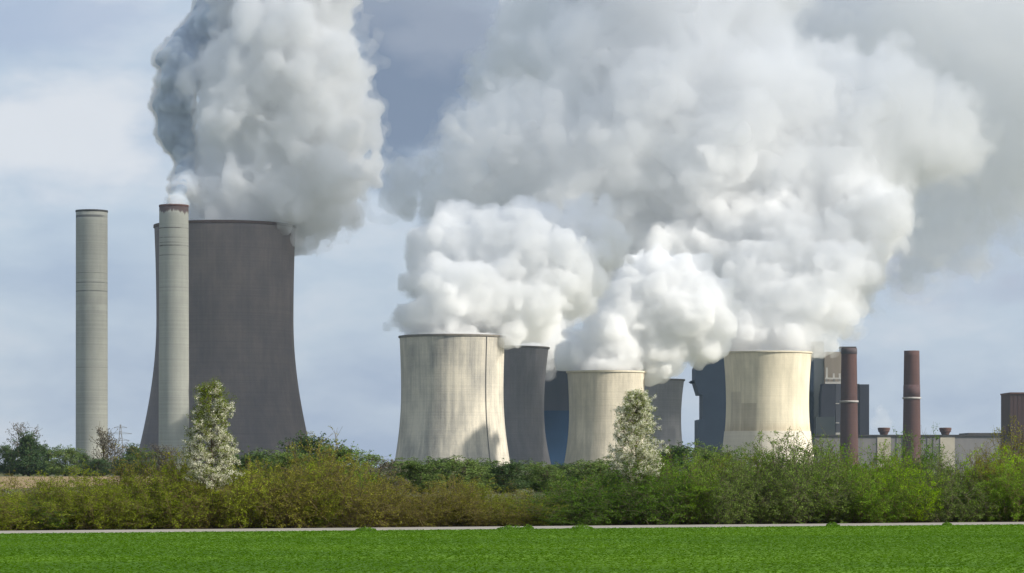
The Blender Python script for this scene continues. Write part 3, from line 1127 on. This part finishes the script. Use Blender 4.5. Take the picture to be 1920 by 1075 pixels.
def gather(f, w):
    """the field f read at positions displaced by w voxels"""
    idx, fr = [], []
    for ax in range(3):
        sh = [1, 1, 1]
        sh[ax] = -1
        x = np.clip(np.arange(f.shape[ax], dtype=np.float32).reshape(sh) + w[ax], 0, f.shape[ax] - 1.001)
        i = x.astype(np.int32)
        idx.append(i)
        fr.append(x - i)
    out = 0
    for a in (0, 1):
        for b2 in (0, 1):
            for c in (0, 1):
                wt = (fr[0] if a else 1 - fr[0]) * (fr[1] if b2 else 1 - fr[1]) * (fr[2] if c else 1 - fr[2])
                out = out + wt * f[idx[0] + a, idx[1] + b2, idx[2] + c]
    return out.astype(np.float32)


def blur(f, n):
    for ax in range(3):
        for _ in range(n):
            a = np.roll(f, 1, ax)
            b2 = np.roll(f, -1, ax)
            f = (a + 2 * f + b2) * .25
    return f


CORE = mat_core()  # added opaque white surface that bounces light back out through the vapour
SMOKE_SHADE_CORE = mat_plain('shaded_smoke_core', (.30, .355, .44), (.36, .42, .51), .03, 1.0, spec=0.0)  # shade of the big plume put into this blue-grey core colour


def steam(name, puffs, density, label, seed, vox=2.5, core=18.0, sub=(36, 11), amp=1.0, flat=None, albedo=0.992, k1=0.28, group='steam plumes over the power station', kmul=1.0, big=0.0, warp=1.0, fringe=5.0, heart=None):
    """puffs: (px, py, D, r_px, dy) billows in the photo's columns and rows at distance D, shifted dy metres in depth"""
    rg = np.random.default_rng(seed)
    S = []
    for px, py, D, r, dy in puffs:
        c = W(px, py, D)
        c[1] += dy
        S.append((*c, r * D / F))
    full = [(x, y, z, R, R * k1 * kmul) for x, y, z, R in S]
    for x, y, z, R in S:
        for i in range(sub[0]):
            v = rg.normal(size=3)
            v[1] -= .25
            v /= np.linalg.norm(v)
            r = R * (.15 + big + .38 * rg.random() ** 1.5)
            c = np.array([x, y, z]) + v * (R * rg.uniform(.82, 1.0) - r * .25)
            if r < 2.2 * vox:
                continue
            full.append((*c, r, r * .35 * kmul))
            for j in range(sub[1]):
                u = rg.normal(size=3) + v * .9
                u /= np.linalg.norm(u)
                r2 = r * rg.uniform(.25, .5)
                if r2 < 1.7 * vox:
                    continue
                full.append((*(c + u * (r - r2 * .3)), r2, r2 * .4 * kmul))
    A = np.array(full)
    pad = 6 * vox + 12 * amp + 3 * fringe
    lo = (A[:, :3] - A[:, 3:4]).min(0) - pad
    hi = (A[:, :3] + A[:, 3:4]).max(0) + pad
    n = np.ceil((hi - lo) / vox).astype(int)
    f = np.full(n, -14 * vox, np.float32)
    for x, y, z, R, k in full:
        m = R + 14 * vox if R > 12 * vox else R + 5 * vox
        c = np.array([x, y, z])
        a = np.maximum(((c - m - lo) / vox).astype(int), 0)
        b2 = np.minimum(((c + m - lo) / vox).astype(int) + 2, n)
        g = [(lo[i] + vox * np.arange(a[i], b2[i]) - c[i]).astype(np.float32) for i in range(3)]
        d = R - np.sqrt(g[0][:, None, None] ** 2 + g[1][None, :, None] ** 2 + g[2][None, None, :] ** 2)
        v = f[a[0]:b2[0], a[1]:b2[1], a[2]:b2[2]]
        h = np.clip(.5 + .5 * (d - v) / k, 0, 1)
        v[...] = v * (1 - h) + d * h + k * h * (1 - h)
    ww = [warp * (9.0 * vnoise(f.shape, 52 / vox, rg) + 3.2 * vnoise(f.shape, 21 / vox, rg)) / vox for _ in range(3)]
    f = gather(f, ww)
    for wl, am in ((40, 4.0), (24, 3.0)):
        f += amp * am * vnoise(f.shape, wl / vox, rg)
    for wl, am in ((26, 6.0), (14, 4.2), (8, 2.6), (4.6, 1.5)):       # cauliflower billows: round tops, sharp creases
        if wl > 1.9 * vox:
            f += amp * am * (2 * np.abs(vnoise(f.shape, wl / vox, rg)) - .55)
    if flat is not None:                       # do not fall below the tower mouth inside the shell
        zz = lo[2] + vox * np.arange(n[2])
        xx = lo[0] + vox * np.arange(n[0])
        yy = lo[1] + vox * np.arange(n[1])
        cx, cy, cr, zt = flat
        rr = np.sqrt((xx[:, None] - cx) ** 2 + (yy[None, :] - cy) ** 2)
        inside = np.clip((cr - rr) / 4 + .5, 0, 1)[:, :, None]
        drop = (zz - (zt - 6))[None, None, :]
        near = (rr < cr + 16) & (xx[:, None] < cx + .82 * cr) & (yy[None, :] < cy + cr)
        f = np.where(near[:, :, None] & (rr > cr - 1)[:, :, None], np.minimum(f, (zz - (zt + .5))[None, None, :]), f)
        f = np.where((inside > 0.5) & (drop < 8), np.minimum(np.maximum(f, 6.0), drop), f)
    f[0], f[-1], f[:, 0], f[:, -1], f[:, :, 0], f[:, :, -1] = (-20,) * 6
    V, Q, FM, off = [], [], [], 0
    levels = [(f, 0.0, 0)]
    if fringe:
        g = blur(f, 2) + fringe * (.9 + .9 * vnoise(f.shape, 16 / vox, rg) + .8 * vnoise(f.shape, 7 / vox, rg))
        g[0], g[-1], g[:, 0], g[:, -1], g[:, :, 0], g[:, :, -1] = (-20,) * 6
        if flat is not None:
            g = np.where((rr < cr + 20)[:, :, None] & (zz < zt + 2)[None, None, :] & (yy < cy + cr)[None, :, None], -5, g)
        levels.append((g, 0.0, 2))
    if core:
        levels.append((blur(f, 4) - core, 0.0, 1))
    for g, iso, mi in levels:
        gr = vdb.FloatGrid(-100.0)
        gr.copyFromArray(np.ascontiguousarray(g, np.float32))
        p, q = gr.convertToQuads(isovalue=iso)
        if len(q) == 0:
            continue
        lab = np.arange(len(p))                # drop specks that came loose from the billows
        qq = q.astype(np.int64)
        while True:
            mn = lab[qq].min(1)
            new = lab.copy()
            for c4 in range(4):
                np.minimum.at(new, qq[:, c4], mn)
            new = new[new]
            if (new == lab).all():
                break
            lab = new
        cnt = np.bincount(lab[qq[:, 0]], minlength=len(p))
        q = q[cnt[lab[q[:, 0]]] >= min(600, cnt.max())]
        p = p * vox + lo
        q = q.astype(np.int64)
        # orient outwards
        a, b2, c2 = p[q[:, 0]], p[q[:, 1]], p[q[:, 2]]
        d = p[q[:, 3]]
        mid = p.mean(0)
        vol = np.einsum('ij,ij->i', a - mid, np.cross(b2 - mid, c2 - mid)).sum() + np.einsum('ij,ij->i', a - mid, np.cross(c2 - mid, d - mid)).sum()
        if vol < 0:
            q = q[:, ::-1]
        V.append(p)
        Q.append(q + off)
        FM.append(np.full(len(q), mi))
        off += len(p)
    o = mesh_obj(name, np.concatenate(V), [np.concatenate(Q)], None, None, True, mats=[mat_steam(name + '_vapour', density, albedo), heart or CORE, mat_steam(name + '_fringe', density * .22, albedo)], fmat=np.concatenate(FM))
    org = W(puffs[0][0], puffs[0][1], puffs[0][2])
    tag(o, label, 'steam plume', group)
    print(name, f.shape, len(full), len(o.data.polygons))
    return o


def mouth(px, D, ytop, rpx):
    s = D / F
    return ((px - CX) * s, D, rpx * s - 2.5, CAMZ + (HZ - ytop) * s)


D1 = 2600
P1 = [(368, 400, D1, 36, 10), (405, 390, D1, 54, -20), (405, 390, D1, 50, 30), (475, 385, D1, 68, -25), (470, 385, D1, 60, 35), (540, 392, D1, 62, 0), (598, 408, D1, 46, 0), (622, 385, D1, 44, 5),
      (412, 330, D1, 46, 0), (465, 310, D1, 86, 0), (560, 312, D1, 84, -10), (630, 320, D1, 62, 10),
      (420, 240, D1, 52, 0), (470, 215, D1, 94, -10), (560, 205, D1, 110, 0), (630, 230, D1, 74, 10),
      (430, 135, D1, 52, 0), (484, 120, D1, 92, -5), (565, 115, D1, 98, 0), (615, 140, D1, 66, 5),
      (478, 40, D1, 70, 10), (530, 35, D1, 90, 0), (585, 50, D1, 62, 10), (480, -50, D1, 80, 20), (560, -45, D1, 90, 10), (545, -140, D1, 100, 20), (640, -150, D1, 90, 20)]
P1 = [(a, b2, c, d * .94, e) for a, b2, c, d, e in P1]
steam('steam_plume', P1, 0.075, 'tall pale grey steam column rising from the huge brown cooling tower', 1, flat=mouth(425, D1, 424, 131), big=.06, amp=1.3, core=24)
PS = [(328, 386, 2470, 9, 0), (330, 372, 2475, 8, 10), (331, 360, 2480, 9, 25), (332, 348, 2485, 11, 42), (333, 335, 2490, 15, 60), (332, 320, 2500, 18, 75), (328, 300, 2510, 22, 85), (323, 275, 2520, 25, 90),
      (313, 245, 2540, 30, 60), (310, 205, 2560, 34, 40), (314, 165, 2570, 36, 25), (328, 125, 2580, 36, 15), (350, 92, 2600, 36, 25), (390, 52, 2600, 42, 20), (425, 20, 2600, 46, 20)]
PQ = []
for a, b2 in zip(PS[:-1], PS[1:]):
    for k in range(4):
        PQ.append(tuple(p + (q - p) * k / 4 for p, q in zip(a, b2)))
steam('smoke_plume', PQ, 0.22, 'narrow smoke column in painted blue-grey shade rising from the rust-topped pale chimney', 2, vox=1.6, core=3.0, sub=(6, 4), amp=.55, albedo=(.46, .54, .64), warp=.5, fringe=1.5, heart=SMOKE_SHADE_CORE)  # low bluish albedo stands in for shade on the smoke
D2 = 2400
P2 = [(772, 612, D2, 28, 0), (815, 600, D2, 44, -15), (815, 600, D2, 40, 20), (870, 596, D2, 52, -15), (870, 596, D2, 50, 20), (925, 602, D2, 46, 0), (975, 603, D2, 38, 0), (1018, 598, D2, 34, 5),
      (835, 550, D2, 54, -18), (900, 560, D2, 46, 0), (955, 560, D2, 56, 10), (1015, 555, D2, 52, 10),
      (805, 515, D2, 38, 30), (812, 470, D2, 44, 30), (862, 452, D2, 56, 25), (928, 442, D2, 48, 20), (985, 460, D2, 58, 25), (1045, 490, D2, 58, 30), (1085, 535, D2, 46, 30), (925, 500, D2, 50, 25), (1035, 430, D2, 42, 45), (1090, 470, D2, 46, 50), (1085, 405, D2, 46, 75), (1130, 440, D2, 46, 75), (1010, 395, D2, 40, 70)]
steam('steam_plume', P2, 0.085, 'white billowing steam pouring from the wide streaky cream tower', 3, vox=2.0, flat=mouth(848, D2, 631, 99), core=22, fringe=2.5)
D3 = 2580
P3 = [(1086, 672, D3, 26, 0), (1125, 662, D3, 40, -10), (1125, 662, D3, 36, 18), (1180, 655, D3, 48, -8), (1180, 658, D3, 44, 15), (1235, 645, D3, 43, 0), (1280, 626, D3, 43, 0), (1308, 602, D3, 47, 0),
      (1092, 625, D3, 26, 5), (1140, 612, D3, 42, -8), (1200, 592, D3, 58, 0), (1265, 578, D3, 58, 0), (1318, 560, D3, 42, 5),
      (1165, 575, D3, 28, 5), (1192, 528, D3, 42, 0), (1245, 530, D3, 50, 5), (1305, 528, D3, 36, 10)]
steam('steam_plume', P3, 0.11, 'brightest white steam rolling rightwards off the smallest cream tower', 4, vox=1.9, flat=mouth(1137, D3, 697, 73.5), core=19, fringe=2.0)
D4 = 2737
P4 = [(1376, 646, D4, 22, 0), (1410, 632, D4, 36, -8), (1410, 632, D4, 34, 18), (1465, 628, D4, 46, 0), (1512, 628, D4, 38, 0), (1545, 615, D4, 29, 0), (1580, 588, D4, 29, 5),
      (1398, 585, D4, 46, 20), (1460, 570, D4, 58, 15), (1530, 568, D4, 60, 15), (1568, 552, D4, 44, 15), (1420, 515, D4, 54, 40), (1485, 500, D4, 62, 40), (1555, 510, D4, 62, 35), (1600, 520, D4, 46, 40),
      (1360, 560, D4, 42, 45), (1330, 500, D4, 52, 55), (1280, 480, D4, 44, 60), (1630, 480, D4, 44, 55), (1650, 400, D4, 58, 75), (1600, 440, D4, 60, 65), (1540, 440, D4, 66, 70), (1470, 430, D4, 66, 70), (1395, 440, D4, 58, 75), (1330, 440, D4, 50, 80), (1250, 465, D4, 42, 80), (1440, 350, D4, 70, 95), (1560, 350, D4, 74, 95), (1340, 370, D4, 60, 95)]
steam('steam_plume', P4, 0.06, 'soft white steam drifting up right from the patched cream tower', 5, vox=2.2, flat=mouth(1439, D4, 661, 83), core=26, fringe=5)
D5 = 2850
P5 = [(839, 385, D5, 42, 0), (874, 350, D5, 62, 0), (919, 310, D5, 78, 0), (959, 280, D5, 84, 0), (1029, 275, D5, 92, 0), (934, 380, D5, 60, 10), (1014, 380, D5, 80, 10), (1075, 340, D5, 105, 0), (1115, 430, D5, 80, 20), (1185, 300, D5, 118, 0), (1205, 430, D5, 86, 10),
      (1110, 200, D5, 90, 30), (1230, 190, D5, 120, 20), (1290, 370, D5, 110, 0), (1350, 280, D5, 126, 0), (1400, 430, D5, 88, 0), (1450, 190, D5, 120, 30), (1490, 340, D5, 116, 0), (1560, 430, D5, 100, 0),
      (1610, 330, D5, 90, 10), (1650, 390, D5, 48, 0), (1120, 80, D5, 120, 60), (1260, 60, D5, 130, 50), (1395, 70, D5, 80, 60), (1580, 140, D5, 60, 20), (1640, 190, D5, 95, 20), (1730, 250, D5, 90, 40), (1560, 240, D5, 100, 20),
      (1000, 530, D5, 60, -60), (1060, 560, D5, 60, -60), (1020, 620, D5, 45, -90), (1120, 500, D5, 60, -20), (940, 640, D5, 40, -120), (1230, 540, D5, 60, 10), (1330, 540, D5, 60, 20),
      (1240, -60, D5, 130, 80), (1400, -80, D5, 120, 90), (1100, -70, D5, 120, 90)]
steam('steam_plume', P5, 0.036, 'vast merged grey-white steam mass filling the upper middle of the sky', 6, vox=3.2, core=30, sub=(18, 6), amp=1.5, big=.12, fringe=9)
D6 = 3050
P6 = [(927, 205, D6, 40, 0), (922, 160, D6, 44, 0), (967, 125, D6, 62, 0), (1017, 80, D6, 80, 10), (1082, 20, D6, 100, 20), (982, 190, D6, 50, 10)]
steam('steam_plume', P6, 0.03, 'dim blue-grey steam bank behind the left shoulder of the vast merged mass', 7, vox=3.2, core=34, sub=(14, 6), kmul=1.6, amp=1.3)
D7 = 3100
P7 = [(1700, 80, D7, 130, 0), (1830, 130, D7, 130, 0), (1930, 60, D7, 140, 0), (1790, 290, D7, 110, 0), (1900, 280, D7, 110, 0), (1720, 420, D7, 74, 0), (1800, 420, D7, 66, 0), (1700, 500, D7, 40, 0), (1980, 180, D7, 140, 0), (1560, 40, D7, 90, 20), (1860, 370, D7, 60, 0), (1990, 380, D7, 70, 0),
      (2080, 100, D7, 150, 0), (1750, -60, D7, 140, 0), (1930, -80, D7, 140, 0)]
steam('steam_plume', P7, 0.013, 'thin mauve-grey steam haze thinning out at the right edge of the sky', 8, vox=4.0, core=0, sub=(14, 5), kmul=2.0, amp=2.0, fringe=14)
D8 = 2900
P8 = [(690, 372, D8, 16, 0), (715, 355, D8, 20, 0), (740, 345, D8, 22, 0), (760, 330, D8, 18, 0), (735, 375, D8, 14, 0), (765, 370, D8, 18, 0), (800, 300, D8, 18, 0), (825, 290, D8, 14, 0), (705, 300, D8, 12, 0)]
steam('steam_plume', P8, 0.05, 'small torn white wisps between the brown tower column and the merged mass', 9, vox=2.0, core=0, sub=(16, 4), kmul=.8, amp=1.0)
P9 = [(1650, 785, 3100, 9, 0), (1655, 772, 3100, 11, 0), (1640, 790, 3100, 7, 0), (1662, 790, 3100, 8, 0)]
steam('steam_plume', P9, 0.014, 'faint steam puff low over the machine hall between the red-brown chimneys', 10, vox=1.4, core=0, sub=(10, 3), kmul=1.2, amp=.5, warp=.3, fringe=2)

# ------------------------------------------------------------------ added unseen clouds, placed to dim the sun on chosen towers and plumes
def cloud(spots, dist, density, seed, label):
    """spots: (u, v, radius) seen along the sun's direction"""
    rg = np.random.default_rng(seed)
    e1 = np.array([math.cos(SUN_AZ), math.sin(SUN_AZ), 0])
    e2 = np.cross(SUN, e1)
    e2 *= np.sign(e2[2])
    base = np.array([0, 2600, 150.0])
    w0 = base @ SUN + dist
    sp = []
    for u, v, R in spots:
        c = base + e1 * u + e2 * v + SUN * dist
        sp.append((*c, R))
        for k in range(14):
            d = rg.normal(size=3)
            d /= np.linalg.norm(d)
            sp.append((*(c + d * R * .85), R * rg.uniform(.25, .5)))
    vox = 14.0 if density < .02 else 6.0 if density < .05 else 2.2
    lo = np.array([min(q[i] - q[3] for q in sp) for i in range(3)]) - 3 * vox
    hi = np.array([max(q[i] + q[3] for q in sp) for i in range(3)]) + 3 * vox
    n = np.ceil((hi - lo) / vox).astype(int)
    f = np.full(n, -1e3, np.float32)
    g = [lo[i] + vox * np.arange(n[i]) for i in range(3)]
    for x, y, z, R in sp:
        f = np.maximum(f, R - np.sqrt((g[0] - x)[:, None, None] ** 2 + (g[1] - y)[None, :, None] ** 2 + (g[2] - z)[None, None, :] ** 2))
    f += vox * .9 * vnoise(f.shape, 3.5, rg)
    gr = vdb.FloatGrid(-100.0)
    gr.copyFromArray(f.astype(np.float32))
    p, q = gr.convertToQuads(isovalue=0.0)
    o = mesh_obj('cloud', p * vox + lo, [q[:, ::-1].astype(np.int64)], mat_steam('cloud_vapour', density, 0.995), None, True)
    tag(o, label, 'cloud', kind='structure')


def uv(x, y, z):
    e1 = np.array([math.cos(SUN_AZ), math.sin(SUN_AZ), 0])
    e2 = np.cross(SUN, e1)
    e2 *= np.sign(e2[2])
    d = np.array([x, y - 2600, z - 150.0])
    return d @ e1, d @ e2


CS = [(*uv(x, y, z), R) for x, y, z, R in (
    (-350, 2470, 110, 75), (-350, 2470, 220, 90), (-300, 2470, 110, 60), (-300, 2480, 20, 50),
    (-60, 2850, 330, 110), (90, 2850, 360, 120), (240, 2850, 380, 120), (380, 2850, 360, 110), (100, 2850, 480, 150), (300, 2850, 500, 150), (450, 2900, 480, 140), (600, 3050, 430, 140), (290, 2790, 215, 60), (330, 2800, 170, 40), (20, 2430, 215, 40))]
CL = [(*uv(x, y, z), R) for x, y, z, R in (
    (-225, 2590, 20, 75), (-235, 2590, 90, 90), (-270, 2600, 130, 80))]
CP = [(*uv(x, y, z), R) for x, y, z, R in (
    (-270, 2600, 250, 110), (-260, 2600, 340, 140), (-250, 2600, 480, 150))]
cloud(CP, 1900, 0.0045, 4, 'thin unseen vapour veil placed to dim the left steam column')
cloud(CS, 1500, 0.0048, 1, 'thin unseen cumulus added to dim the pale chimneys and merged steam')
cloud(CL, 1750, 0.022, 3, 'unseen cumulus placed to shade the huge brown tower')
cloud([(uv(35, 2650, z)[0] + 16, uv(35, 2650, z)[1], 32) for z in (10, 45, 80, 105)] + [(uv(185, 2825, z)[0] + 14, uv(185, 2825, z)[1], 32) for z in (10, 40, 75)], 1300, 0.03, 2, 'small dense unseen puffs added to shade the two grey towers')
CW = [(*uv(x, y, z), R) for x, y, z, R in ((-50, 2400, 172, 34), (-10, 2400, 165, 34), (40, 2410, 165, 32), (0, 2410, 200, 40), (60, 2410, 200, 36), (70, 2580, 138, 26), (110, 2580, 138, 28), (160, 2580, 135, 28), (130, 2580, 170, 32),
                                           (220, 2737, 168, 34), (270, 2737, 165, 34), (320, 2740, 170, 34), (260, 2745, 205, 45), (320, 2750, 215, 45))]
cloud(CW, 1150, 0.006, 6, 'ragged thin unseen vapour added to soften sun on the low plumes')
SJ = [(*uv(x, y, z), R) for x, y, z, R in ((-46, 2366, 4, 8), (-37, 2363, 13, 9), (-28, 2362, 24, 9), (-20, 2362, 17, 9), (-10, 2366, 22, 6.5), (-6, 2372, 30, 5), (-22, 2362, 2, 12), (-34, 2362, 3, 10))]
cloud(SJ, 640, 0.3, 5, 'low unseen vapour scrap added to cast the jagged shadow on the streaky tower')
HAZE_DENSITY = 0.00002
m = bpy.data.materials.new('air')
m.use_nodes = True
t = NT(m.node_tree)
out = t.n('OutputMaterial')
v = t.n('VolumePrincipled', i_Density=HAZE_DENSITY, i_Anisotropy=0.0)
v.inputs['Color'].default_value = (.6, .78, 1.0, 1)
v.inputs['Density Attribute'].default_value = ''
t.l(v.outputs[0], out.inputs['Volume'])
mb = MB()
mb.box(-7200, 7200, -120, 7200, -1, 640)
tag(mb.build('haze', m), kind='stuff')
